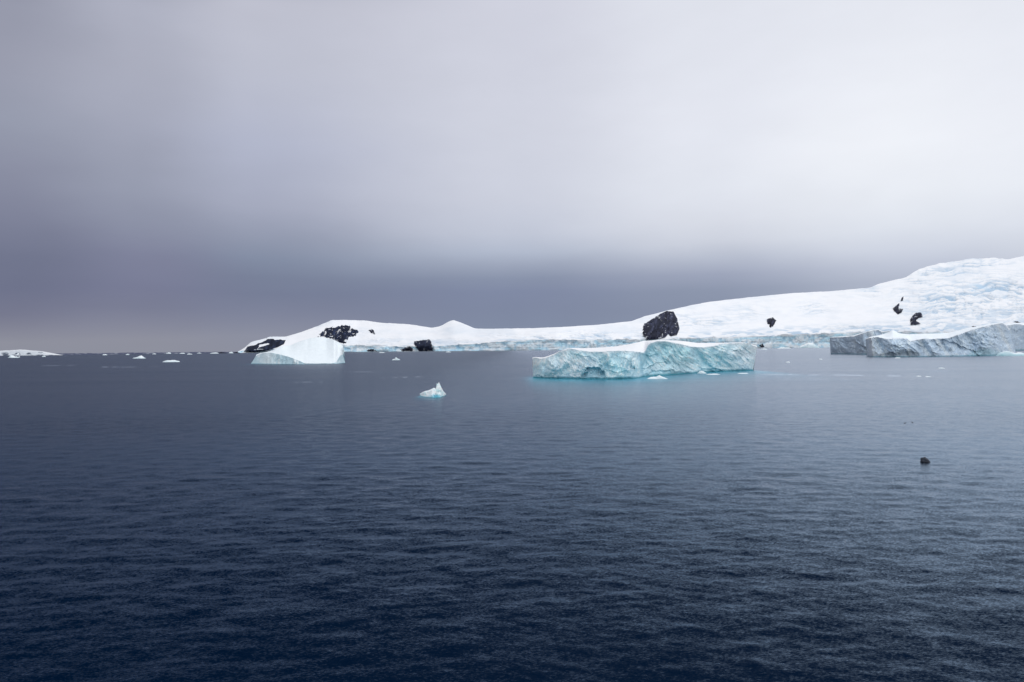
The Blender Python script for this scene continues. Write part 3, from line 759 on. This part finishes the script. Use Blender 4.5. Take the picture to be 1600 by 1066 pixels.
# --- grey-blue icebergs on the right
def rb_disp(seed, k=1.0):
    def f(info):
        a, b = flutes(info, seed, 0.7, 0.5)
        px, py = info['PX'], info['PY']
        w = 0.3 * fbm(px / 9.0, py / 9.0, octaves=3, seed=seed + 11)
        f1 = facets((px - 0.5 * (py - 540)) / 38.0 + w, py / 30.0 + w, seed + 12); f2 = facets((px - 0.5 * (py - 540)) / 11.0 + w, py / 10.0 + w, seed + 13)
        butt = fbm((px - 0.5 * (py - 540)) / 16.0, py / 50.0, octaves=2, seed=seed + 15)
        return -1.4 * a - 0.5 * b - 8 * f1 - 1.5 * f2 - 9 * butt - 9 * fbm(px / 25.0, py / 30.0, octaves=3, seed=seed + 9)
    return f
def rb_col(seed, dark=0.0):
    def f(info):
        px, py = info['PX'], info['PY']
        a, b = flutes(info, seed, 0.6, 0.5)
        fine = np.clip(1.6 * fbm(px / 1.6, py / 1.9, octaves=4, seed=seed + 4, gain=0.65), -1, 1)
        st = 0.35 * a + 0.65 * b
        base = mixc(np.array([0.59, 0.72, 0.85]) + 0 * px[..., None], np.array([0.80, 0.90, 0.96]), sstep(0.05, 0.8, st + 0.2 * fine) * 0.75)
        base = mixc(base, np.array([0.38, 0.51, 0.65]), sstep(0.12, 0.85, -st + 0.15 * fine) * 0.6)
        base = mixc(base, base * 0.78, dark)
        for xx, sl_, wd in ((1362, 0.12, 4.5), (1372, 0.45, 3.0), (1420, 0.05, 2.0), (1441, 0.6, 3.5), (1470, 0.75, 3.0), (1575, 0.5, 3.0)):
            base = mixc(base, np.array([0.84, 0.91, 0.95]), np.exp(-((px - xx - sl_ * (py - 540) - 2.0 * fine) / wd) ** 2) * 0.75)
        cave = 1 - sstep(0.75, 1.0, ((px - 1540) / 30) ** 2 + ((py - 557) / 12) ** 2 + 0.5 * fine)
        base = mixc(base, np.array([0.36, 0.58, 0.66]), cave * 0.6)
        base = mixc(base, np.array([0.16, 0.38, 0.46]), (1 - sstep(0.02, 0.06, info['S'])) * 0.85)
        base = mixc(base, SNOW * 0.96 + 0 * px[..., None], sstep(0.93, 1.0, info['S'] + 0.05 * fine) * 0.5)
        base = np.clip(base * (1 + 0.16 * fine[..., None]), 0, 0.97)
        top = mixc(np.array([0.84, 0.90, 0.94]) + 0 * px[..., None], np.array([0.66, 0.78, 0.86]), sstep(0.2, 0.8, fine) * 0.4)
        return np.where(info['face'][..., None] > 0.5, base, top)
    return f
rbk, w0 = berg('iceberg', (1298, 1296.5, 1380, 1380),
    pl([(1296, 553.2), (1350, 554), (1380, 554)]),
    pl([(1296, 527.5), (1310, 527), (1328, 526), (1334, 525.5), (1345, 522), (1355, 518.5), (1363, 516.5), (1372, 515.5), (1377, 518), (1380, 524)]),
    pl([(1296, 527), (1310, 526), (1328, 525), (1334, 524.5), (1345, 521), (1355, 517.6), (1363, 515.6), (1372, 514.8), (1377, 517), (1380, 523)]),
    pl([(1296, 30), (1380, 60)]), MAT_BERG_FAR, rb_col(470, 0.25), ncol=190, nface=50, ntop=14, lean=0.06, disp=rb_disp(470), wob=0.6, seed=470)
tag(rbk, 'dark grey-blue square block of ice behind the left end of the long right-hand iceberg', 'iceberg')
rbf, w0 = berg('iceberg', (1355, 1352.5, 1588, 1578),
    pl([(1350, 556), (1362, 557.8), (1400, 557.8), (1450, 557.3), (1500, 556.8), (1550, 556), (1590, 554)]),
    pl([(1352, 531), (1360, 527.5), (1372, 527), (1385, 530), (1400, 529), (1418, 529.5), (1421, 533.5), (1432, 531), (1446, 529), (1456, 530), (1470, 529), (1482, 528), (1500, 522.5), (1520, 515), (1545, 508.5), (1565, 505), (1569, 506), (1578, 516)]),
    pl([(1352, 530), (1360, 526.5), (1372, 524), (1385, 521), (1395, 515.5), (1405, 521), (1420, 522.5), (1446, 521.5), (1470, 521), (1482, 520), (1500, 516), (1520, 511.5), (1545, 506.5), (1565, 503.6), (1569, 505), (1578, 515)]),
    pl([(1352, 40), (1380, 110), (1480, 150), (1560, 70), (1578, 30)]), MAT_BERG_FAR, rb_col(480), ncol=420, nface=70, ntop=30, lean=0.06, disp=rb_disp(480), wob=0.7, seed=480, cap_label='pale snow on top of the long grey-blue iceberg')
tag(rbf, 'long grey-blue iceberg on the right with streaked faces and a high right shoulder', 'iceberg')
BERG_FOOT.append((w0, 0.12, 20.0))
rbe, w0 = berg('iceberg', (1560, 1560, 1680, 1676),
    pl([(1560, 549), (1600, 547.5), (1680, 546.5)]),
    pl([(1560, 512), (1575, 508), (1588, 506), (1600, 508), (1618, 503), (1640, 510), (1660, 517), (1676, 527)]),
    pl([(1560, 511), (1575, 506), (1588, 504.5), (1600, 505), (1618, 501), (1640, 508), (1660, 515), (1676, 526)]),
    pl([(1560, 40), (1620, 120), (1676, 40)]), MAT_BERG_FAR, rb_col(490), ncol=160, nface=46, ntop=14, lean=0.06, disp=rb_disp(490), wob=0.7, seed=490)
tag(rbe, 'pale ice block half out of frame behind the right end of the long iceberg', 'iceberg')

# ----------------------------------------------------------------- floes and bergy bits
def floe(px, py, w, h, label, seed, name='ice_floe', cat='ice floe', group=None, blue=0.2, peak=0.0, deep=0.7, mat=None):
    Y = float(depth_on_water(px, py)); c = at(px, py, Y); c[2] = 0
    W = w * Y / F; Hh = h * Y / F
    nr, na = 12, 40
    rr = np.linspace(0, 1, nr)[:, None]; aa = np.linspace(0, 2 * np.pi, na, endpoint=False)[None]
    edge = 1 + 0.22 * fbm(np.cos(aa) * 1.6 + seed, np.sin(aa) * 1.6, octaves=3, seed=seed)
    X = np.cos(aa) * rr * edge * W / 2; Z0 = np.sin(aa) * rr * edge * W / 2 * deep
    n = fbm(X / W * 6 + seed, Z0 / W * 5, octaves=4, seed=seed + 2)
    prof = np.clip(1 - rr ** 3.0, 0, 1) ** 0.7
    pk = np.exp(-(((X / W - 0.18 * math.sin(seed * 2.3)) / 0.14) ** 2))
    Hz = Hh * prof * (0.62 + 0.38 * (n + 0.5 * (1 - peak)) + peak * (pk - 0.45))
    V = np.stack([c[0] + X, c[1] + Z0 + W * deep / 2, np.maximum(Hz, 0.12 * Hh * (rr < 0.97))], -1)
    under = V[-1].copy(); V[-1, :, 2] = 0.02 * Hh; under[:, 2] = -0.6 * Hh
    V = np.concatenate([V, under[None]], 0)
    t = np.concatenate([np.broadcast_to(blue * sstep(0.4, 1.0, rr), X.shape) + 0.2 * sstep(0, .5, n), np.full((1, na), 0.9)], 0)
    C = mixc(np.array([0.86, 0.90, 0.92]) + 0 * t[..., None], np.array([0.36, 0.66, 0.74]), t)
    o = mesh_obj(name, V, grid_faces(nr + 1, na, wrap=True), mat or MAT_FLOE, C)
    tag(o, label, cat, group)
    return o

floe(1029, 592.5, 31, 5.5, 'low white floe afloat just in front of the big blue iceberg', 3, blue=0.15, peak=0.5)
floe(1098, 584, 15, 5.0, 'lumpy white ice chunk touching the foot of the big blue iceberg', 5, name='ice_chunk', cat='ice chunk', blue=0.2, peak=0.4)
floe(1117, 585.6, 22, 1.4, 'thin flat sliver of floating ice right of the lumpy chunk', 7, blue=0.1)
floe(1163, 584.2, 18, 1.3, 'thin flat ice sliver under the right end of the big blue iceberg', 8, blue=0.1)
floe(618, 563, 12.5, 4.0, 'small white floe in the gap between the sloping iceberg and the big blue one', 11, peak=0.5)
floe(213, 560.4, 21, 4.5, 'lumpy white floe on the left, nearer to the far island than the flat one', 12, peak=0.6, blue=0.3)
floe(264, 566, 25, 3.4, 'long flat white floe on the left, closest of the floes there', 13)
floe(162, 555.2, 7, 2.0, 'tiny white ice bit near the far shore, leftmost of those past the island', 14)
floe(198, 554.8, 6, 1.6, 'tiny ice bit on the far shore directly above the lumpy white floe', 15)
floe(17, 559.2, 15, 3.8, 'white floe in front of the far left island', 16, peak=0.6)
floe(29.5, 558.6, 2.4, 2.0, 'speck of ice right of the white floe before the far island', 17)
floe(27, 555.8, 12, 3.4, 'white ice mound at the foot of the far left island', 18, peak=0.4, name='ice_chunk', cat='ice chunk')
floe(67, 557.8, 6, 2.0, 'small floe in front of the right end of the far island', 19)
floe(77, 555.2, 15, 3.0, 'flat white iceberg at the right tip of the far island', 20, name='ice_chunk', cat='ice chunk')
for i, (x, y, w, h, lab) in enumerate([
        (240, 553.6, 6, 1.3, 'tiny ice bit on the horizon up and left of the flat white floe'),
        (262, 552.9, 8, 2.4, 'brightest ice bit on the horizon, directly above the flat white floe'),
        (283, 552.8, 9, 1.6, 'ice bit on the horizon up and right of the flat white floe'),
        (295, 554.0, 8, 1.4, 'ice bit slightly below the horizon line, right of the brightest one'),
        (310, 552.4, 7, 1.2, 'faint ice bit on the horizon halfway to the dark skerry'),
        (333, 552.6, 13, 2.0, 'long ice bit on the horizon touching the left end of the dark skerry'),
        (360, 552.2, 7, 2.2, 'ice bit on the horizon between the two parts of the dark skerry')]):
    floe(x, y, w, h, lab, 30 + i, group='ice bits on the left horizon')
floe(1268, 543.9, 30, 9.0, 'white ice heap below the glacier cliff left of the dark square ice block', 41, name='ice_chunk', cat='ice chunk', peak=0.5, blue=0.35)
floe(1228, 544.8, 22, 2.2, 'flat strip of floating ice below the glacier cliff', 42)
floe(1195, 546.6, 11, 2.0, 'small floe near the right end of the big blue iceberg by the glacier', 43)
floe(1232, 567, 7, 1.9, 'lone small floe on open water right of the big blue iceberg', 44)
floe(1283, 562, 6, 1.4, 'tiny floe left of the foot of the long right-hand iceberg', 45)
floe(1404, 560, 8, 1.7, 'small floe just under the long right-hand iceberg', 46)
floe(1473, 576.2, 10, 1.7, 'lone white sliver on open water below the long right-hand iceberg', 47)
floe(1437, 588.6, 8, 1.3, 'thin ice sliver nearest the camera under the right iceberg, left of a pair', 48)
floe(1452, 589.2, 9, 1.2, 'thin ice sliver nearest the camera under the right iceberg, right of a pair', 49)
floe(1588, 556.5, 46, 8.0, 'pale turquoise flat floe at the right end of the long iceberg', 50, blue=0.7, deep=0.5)
floe(930, 548.6, 10, 1.2, 'flat ice bit under the brownish part of the glacier cliff', 51)
floe(700, 550.6, 9, 1.2, 'flat ice bit below the shore right of the square rock bluff', 52)
floe(596, 551.6, 10, 1.0, 'flat ice bit on the water below the small waterline rock', 53)

# dark skerry at the end of the shore
def skerry(px, py, w, h, label, seed):
    Y = float(depth_on_water(px, py)); c = at(px, py, Y); W = w * Y / F; Hh = h * Y / F
    nr, na = 10, 40
    rr = np.linspace(0, 1, nr)[:, None]; aa = np.linspace(0, 2 * np.pi, na, endpoint=False)[None]
    X = np.cos(aa) * rr * W / 2; Z0 = np.sin(aa) * rr * W / 4
    n = fbm(X / W * 7 + seed, Z0 / W * 7, octaves=4, seed=seed)
    V = np.stack([c[0] + X, c[1] + Z0, Hh * np.clip(1 - rr ** 2, 0, 1) * (0.7 + 0.7 * n) - 0.02 * Hh * (rr > 0.98)], -1)
    C = np.broadcast_to(np.array([0.02, 0.022, 0.034]), V.shape)
    o = mesh_obj('skerry', V, grid_faces(nr, na, wrap=True), MAT_ROCK, C.copy()); tag(o, label, 'rock', 'dark skerries off the headland')
skerry(346, 552.3, 20, 2.2, 'longer dark low rock in the sea left of the headland', 61)
skerry(370, 551.9, 11, 1.8, 'shorter dark low rock in the sea beside the headland', 62)

# ----------------------------------------------------------------- birds on the water and a dark lump
MAT_BIRD = plain_noise_material('dark_feathers', (0.02, 0.02, 0.024), 12.0)
MAT_LUMP = plain_noise_material('wet_dark_lump', (0.05, 0.057, 0.075), 3.0, 0.95)
def tube(spine, nseg=12):
    """one continuous surface through (x, z, rx, rz) stations"""
    rows = []
    for (x, z, ry, rz) in spine:
        a = np.linspace(0, 2 * np.pi, nseg, endpoint=False)
        rows.append(np.stack([np.full(nseg, x), np.cos(a) * ry, z + np.sin(a) * rz], -1))
    return np.stack(rows, 0), grid_faces(len(spine), nseg, wrap=True)
def bird(px, py, L_, label, flip, seed):
    Y = float(depth_on_water(px, py)); c = at(px, py, Y)
    sp = [(-0.55, .16, .005, .005), (-0.45, .15, .06, .03), (-0.3, .11, .13, .09), (-0.05, .08, .19, .15), (0.2, .09, .16, .14), (0.32, .15, .09, .10), (0.37, .25, .055, .06), (0.40, .34, .055, .055), (0.47, .38, .06, .055), (0.54, .375, .035, .03), (0.62, .355, .016, .014), (0.67, .33, .004, .004)]
    V, q = tube(sp)
    V = V * L_
    if flip: V = V * np.array([-1, 1, 1]); q = q[:, ::-1]
    V = V + np.array([c[0], c[1], 0])
    o = mesh_obj('seabird', V, q, MAT_BIRD); tag(o, label, 'bird', 'dark birds resting on the water')
bird(1414, 661.5, 0.62, 'dark bird on the water at right, lower and left one of two', False, 1)
bird(1425.5, 660.2, 0.5, 'dark bird on the water at right, upper and right one of two', True, 2)
def lump(px, py, w, h):
    Y = float(depth_on_water(px, py)); c = at(px, py, Y); W = w * Y / F; Hh = h * Y / F
    nr, na = 22, 32
    th = np.linspace(0, np.pi, nr)[:, None]; a = np.linspace(0, 2 * np.pi, na, endpoint=False)[None]
    x = np.sin(th) * np.cos(a); y = np.sin(th) * np.sin(a); z = np.cos(th) + 0 * a
    n = 1 + 0.45 * fbm(x * 1.5 + 4, y * 1.5, z * 1.5, octaves=4, seed=77)
    zz = z * n
    V = np.stack([c[0] + x * n * W / 2 * (1 - 0.35 * np.clip(zz, 0, 1)) - 0.22 * W * np.clip(zz, 0, 1), c[1] + y * n * W / 2, zz * Hh * 0.72 + 0.22 * Hh], -1)
    o = mesh_obj('floating_lump', V, grid_faces(nr, na, wrap=True, flip=True), MAT_LUMP)
    tag(o, 'small dark blurred lump floating alone on the right-hand water', 'floating object')
lump(1445.5, 722.5, 14, 8.5)

# ----------------------------------------------------------------- water
def water_material():
    m, nt, N, L = new_mat('sea_water')
    out = N.new('ShaderNodeOutputMaterial')
    geo = N.new('ShaderNodeNewGeometry')
    def slope(sx, sy, rot, detail, rough, seed):
        mp = N.new('ShaderNodeMapping'); mp.vector_type = 'TEXTURE' if False else 'POINT'
        mp.inputs['Rotation'].default_value = (0, 0, R(rot)); mp.inputs['Scale'].default_value = (1 / sx, 1 / sy, 1); mp.inputs['Location'].default_value = (seed, seed * 2.1, 0)
        L.new(geo.outputs['Position'], mp.inputs[0])
        n = N.new('ShaderNodeTexNoise'); n.noise_dimensions = '2D'; n.inputs['Scale'].default_value = 1.0
        n.inputs['Detail'].default_value = detail; n.inputs['Roughness'].default_value = rough; n.inputs['Distortion'].default_value = 0.3
        L.new(mp.outputs[0], n.inputs['Vector'])
        v = N.new('ShaderNodeVectorMath'); v.operation = 'SUBTRACT'; L.new(n.outputs['Color'], v.inputs[0]); v.inputs[1].default_value = (0.5, 0.5, 0.5)
        return v.outputs[0], n.outputs['Fac']
    def scaled(v, s):
        n = N.new('ShaderNodeVectorMath'); n.operation = 'MULTIPLY'; L.new(v, n.inputs[0]); n.inputs[1].default_value = s
        return n.outputs[0]
    def add(a, b):
        n = N.new('ShaderNodeVectorMath'); n.operation = 'ADD'; L.new(a, n.inputs[0]); L.new(b, n.inputs[1]); return n.outputs[0]
    s1, _ = slope(2.3, 0.95, 22, 3, 0.55, 1.3)
    s0, _ = slope(5.0, 3.6, 12, 2, 0.6, 7.3)
    s4, _ = slope(0.16, 0.10, 20, 2, 0.6, 4.4)
    s2, _ = slope(0.62, 0.25, 14, 3, 0.6, 5.1)
    s3, _ = slope(0.24, 0.11, 18, 2, 0.6, 9.7)
    tot = add(add(add(add(scaled(s0, W0), scaled(s1, W1)), scaled(s2, W2)), scaled(s3, W3)), scaled(s4, W4))
    # cat's-paws: large patches where the wind ruffles the surface more
    _, pf = slope(420, 60, 4, 4, 0.6, 2.2)
    mr = N.new('ShaderNodeMapRange'); mr.inputs['From Min'].default_value = 0.35; mr.inputs['From Max'].default_value = 0.65
    mr.inputs['To Min'].default_value = 0.72; mr.inputs['To Max'].default_value = 1.22; L.new(pf, mr.inputs['Value'])
    sc = N.new('ShaderNodeVectorMath'); sc.operation = 'SCALE'; L.new(tot, sc.inputs[0]); L.new(mr.outputs[0], sc.inputs['Scale'])
    flat = N.new('ShaderNodeVectorMath'); flat.operation = 'MULTIPLY'; L.new(sc.outputs[0], flat.inputs[0]); flat.inputs[1].default_value = (1, 1, 0)
    nn = N.new('ShaderNodeVectorMath'); nn.operation = 'NORMALIZE'; L.new(add(geo.outputs['Normal'], flat.outputs[0]), nn.inputs[0])
    nrm = nn.outputs[0]
    fr = N.new('ShaderNodeFresnel'); fr.inputs['IOR'].default_value = 1.33; L.new(nrm, fr.inputs['Normal'])
    rp = N.new('ShaderNodeValToRGB'); L.new(fr.outputs[0], rp.inputs[0])
    cr = rp.color_ramp; cr.elements[0].position = 0.0; cr.elements[0].color = (0, 0, 0, 1); cr.elements[1].position = 1.0
    cr.elements[1].color = (REFL[-1][1],) * 3 + (1,)
    for p_, v_ in REFL[1:-1]:
        e_ = cr.elements.new(p_); e_.color = (v_, v_, v_, 1)
    # left-right light falloff put into the reflection: dimmer to the left, brighter right
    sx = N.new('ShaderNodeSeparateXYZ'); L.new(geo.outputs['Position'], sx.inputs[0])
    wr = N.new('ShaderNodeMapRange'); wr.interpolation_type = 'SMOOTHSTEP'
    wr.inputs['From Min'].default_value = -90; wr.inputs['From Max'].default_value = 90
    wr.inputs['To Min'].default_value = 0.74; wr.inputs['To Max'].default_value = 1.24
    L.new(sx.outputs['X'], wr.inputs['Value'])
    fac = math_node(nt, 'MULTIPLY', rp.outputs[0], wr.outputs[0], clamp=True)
    tn = N.new('ShaderNodeMapRange'); tn.interpolation_type = 'SMOOTHSTEP'; tn.inputs['From Min'].default_value = 0.35; tn.inputs['From Max'].default_value = 0.85
    L.new(fr.outputs[0], tn.inputs['Value'])
    tm = N.new('ShaderNodeMix'); tm.data_type = 'RGBA'; L.new(tn.outputs[0], tm.inputs['Factor'])
    tm.inputs['A'].default_value = (0.62, 0.80, 1.0, 1); tm.inputs['B'].default_value = (0.86, 0.915, 1.0, 1)
    at_ = N.new('ShaderNodeAttribute'); at_.attribute_name = 'shelf'
    mx = N.new('ShaderNodeMix'); mx.data_type = 'RGBA'
    L.new(at_.outputs['Fac'], mx.inputs['Factor'])
    mx.inputs['A'].default_value = WDEEP + (1,); mx.inputs['B'].default_value = (0.015, 0.30, 0.40, 1)
    sk = N.new('ShaderNodeAttribute'); sk.attribute_name = 'slick'
    m2 = N.new('ShaderNodeMix'); m2.data_type = 'RGBA'; L.new(sk.outputs['Fac'], m2.inputs['Factor'])
    L.new(mx.outputs['Result'], m2.inputs['A']); m2.inputs['B'].default_value = (0.42, 0.48, 0.56, 1)
    df = N.new('ShaderNodeBsdfDiffuse'); L.new(m2.outputs['Result'], df.inputs['Color'])
    gl = N.new('ShaderNodeBsdfGlossy'); gl.distribution = 'GGX'; gl.inputs['Roughness'].default_value = 0.23
    L.new(tm.outputs['Result'], gl.inputs['Color'])
    L.new(nrm, gl.inputs['Normal'])
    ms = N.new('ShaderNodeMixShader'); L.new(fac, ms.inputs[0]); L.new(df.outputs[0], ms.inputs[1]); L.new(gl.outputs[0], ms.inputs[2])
    L.new(ms.outputs[0], out.inputs[0])
    return m
W0 = (0.08, 0.17, 0); W1 = (0.10, 0.20, 0); W2 = (0.20, 0.36, 0); W3 = (0.30, 0.50, 0); W4 = (0.20, 0.34, 0)
REFL = [(0, 0), (0.05, 0.002), (0.09, 0.009), (0.2, 0.092), (0.37, 0.33), (0.6, 0.46), (0.8, 0.475), (1.0, 0.50)]
WDEEP = (0.0004, 0.0065, 0.022)

def build_water():
    fine = np.radians(np.linspace(-46, 46, 1000)); coarse = np.radians(np.linspace(46, 314, 110))[1:-1]
    az = np.concatenate([fine, coarse]); na = len(az)
    off = np.concatenate([np.linspace(2500, 560, 40)[:-1], np.arange(560, 62, -1.0), np.arange(62, 6, -0.5), np.geomspace(6, 0.2, 50)])
    r = CAM_H * F / off; nr = len(r)
    X = r[:, None] * np.sin(az)[None]; Y = r[:, None] * np.cos(az)[None]
    dr = np.gradient(r)[:, None]
    Z = np.zeros_like(X)
    rng = np.random.RandomState(5)
    for k in range(70):
        lam = 0.7 * (8.0 / 0.7) ** rng.rand()
        th = math.radians(-104 + rng.normal(0, 38))
        a = 0.0075 * lam ** 0.95 * (0.5 + rng.rand()) * WAVE
        kx, ky = math.cos(th) * 2 * math.pi / lam, math.sin(th) * 2 * math.pi / lam
        att = 1 - sstep(0.25, 0.5, dr / lam)
        if not (att > 0).any(): continue
        ph = rng.rand() * 6.28
        ids = np.where(att[:, 0] > 0)[0]; i1 = ids.max() + 1
        Z[:i1] += att[:i1] * a * np.sin(X[:i1] * kx + Y[:i1] * ky + ph + 0.9 * vnoise(X[:i1] / (lam * 4), Y[:i1] / (lam * 4), seed=k))
    wide = np.abs(((az + np.pi) % (2 * np.pi)) - np.pi) > R(46)
    Z[:, wide] = 0
    # pale ice foot showing through the water round the bergs
    shelf = np.zeros_like(X)
    for foot, strength, reach in BERG_FOOT:
        f = foot[::4, :2]
        x0, x1, y0, y1 = f[:, 0].min() - reach * 5, f[:, 0].max() + reach * 5, f[:, 1].min() - reach * 12, f[:, 1].max() + reach * 3
        sel = np.where((X > x0) & (X < x1) & (Y > y0) & (Y < y1))
        if len(sel[0]) == 0: continue
        dm = np.full(len(sel[0]), 1e9)
        for p in f:
            dm = np.minimum(dm, np.hypot((X[sel] - p[0]) * 5.0, (Y[sel] - p[1]) * np.where(Y[sel] < p[1], 0.27, 1.5)))
        nz = 0.75 + 0.6 * fbm(X[sel] / (reach * 1.4), Y[sel] / (reach * 2.5), octaves=3, seed=501)
        shelf[sel] = np.maximum(shelf[sel], np.clip(strength * nz * (0.75 * np.exp(-dm / (reach * 0.45)) + 0.5 * np.exp(-(dm / reach) ** 2)), 0, 1))
    # long pale streaks of drifting slick on the surface
    slick = np.zeros_like(X)
    offg = np.repeat(off[:, None], na, 1)
    for line, wdt, st in SLICKS:
        lp = np.array(line, float); w = at(lp[:, 0], lp[:, 1], depth_on_water(lp[:, 0], lp[:, 1]))
        la = np.arctan2(w[:, 0], w[:, 1]); lr = np.hypot(w[:, 0], w[:, 1])
        azw = (az + np.pi) % (2 * np.pi) - np.pi
        sel = np.where((azw > la.min()) & (azw < la.max()))[0]
        rc = np.interp(azw[sel], la, lr)
        brk = sstep(-0.35, 0.25, fbm(azw[sel] * 160, azw[sel] * 0 + st * 7, octaves=3, seed=601))
        ends = np.clip(np.minimum(azw[sel] - la.min(), la.max() - azw[sel]) / (0.15 * (la.max() - la.min())), 0, 1)
        oc = CAM_H * F / rc
        slick[:, sel] = np.maximum(slick[:, sel], st * (brk * ends)[None] * np.exp(-((offg[:, sel] - oc[None]) / wdt) ** 2))
    V = np.stack([X, Y, Z], -1)
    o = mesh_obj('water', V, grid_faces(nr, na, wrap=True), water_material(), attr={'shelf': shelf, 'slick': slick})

    tag(o, 'dark blue-grey rippled sea reaching to the horizon', None, None, 'structure')
WAVE = 0.22
SLICKS = [([(1180, 585.3), (1240, 585.6), (1300, 586.0), (1380, 587.2), (1445, 588.6)], 0.8, 0.75), ([(1205, 592), (1290, 593), (1350, 594.5)], 0.8, 0.25), ([(590, 591), (625, 590), (662, 588.6)], 0.7, 0.40), ([(455, 597.5), (485, 597), (515, 597.2)], 0.7, 0.28),
          ([(145, 573.5), (200, 573.8), (250, 572.6)], 0.6, 0.35), ([(60, 571.5), (120, 571)], 0.6, 0.18), ([(1330, 579), (1420, 579.6), (1500, 580.5)], 0.7, 0.22), ([(740, 573), (800, 573.4)], 0.6, 0.18), ([(1480, 604), (1590, 606)], 1.0, 0.2), ([(520, 581), (600, 581.5)], 0.7, 0.2)]
build_water()
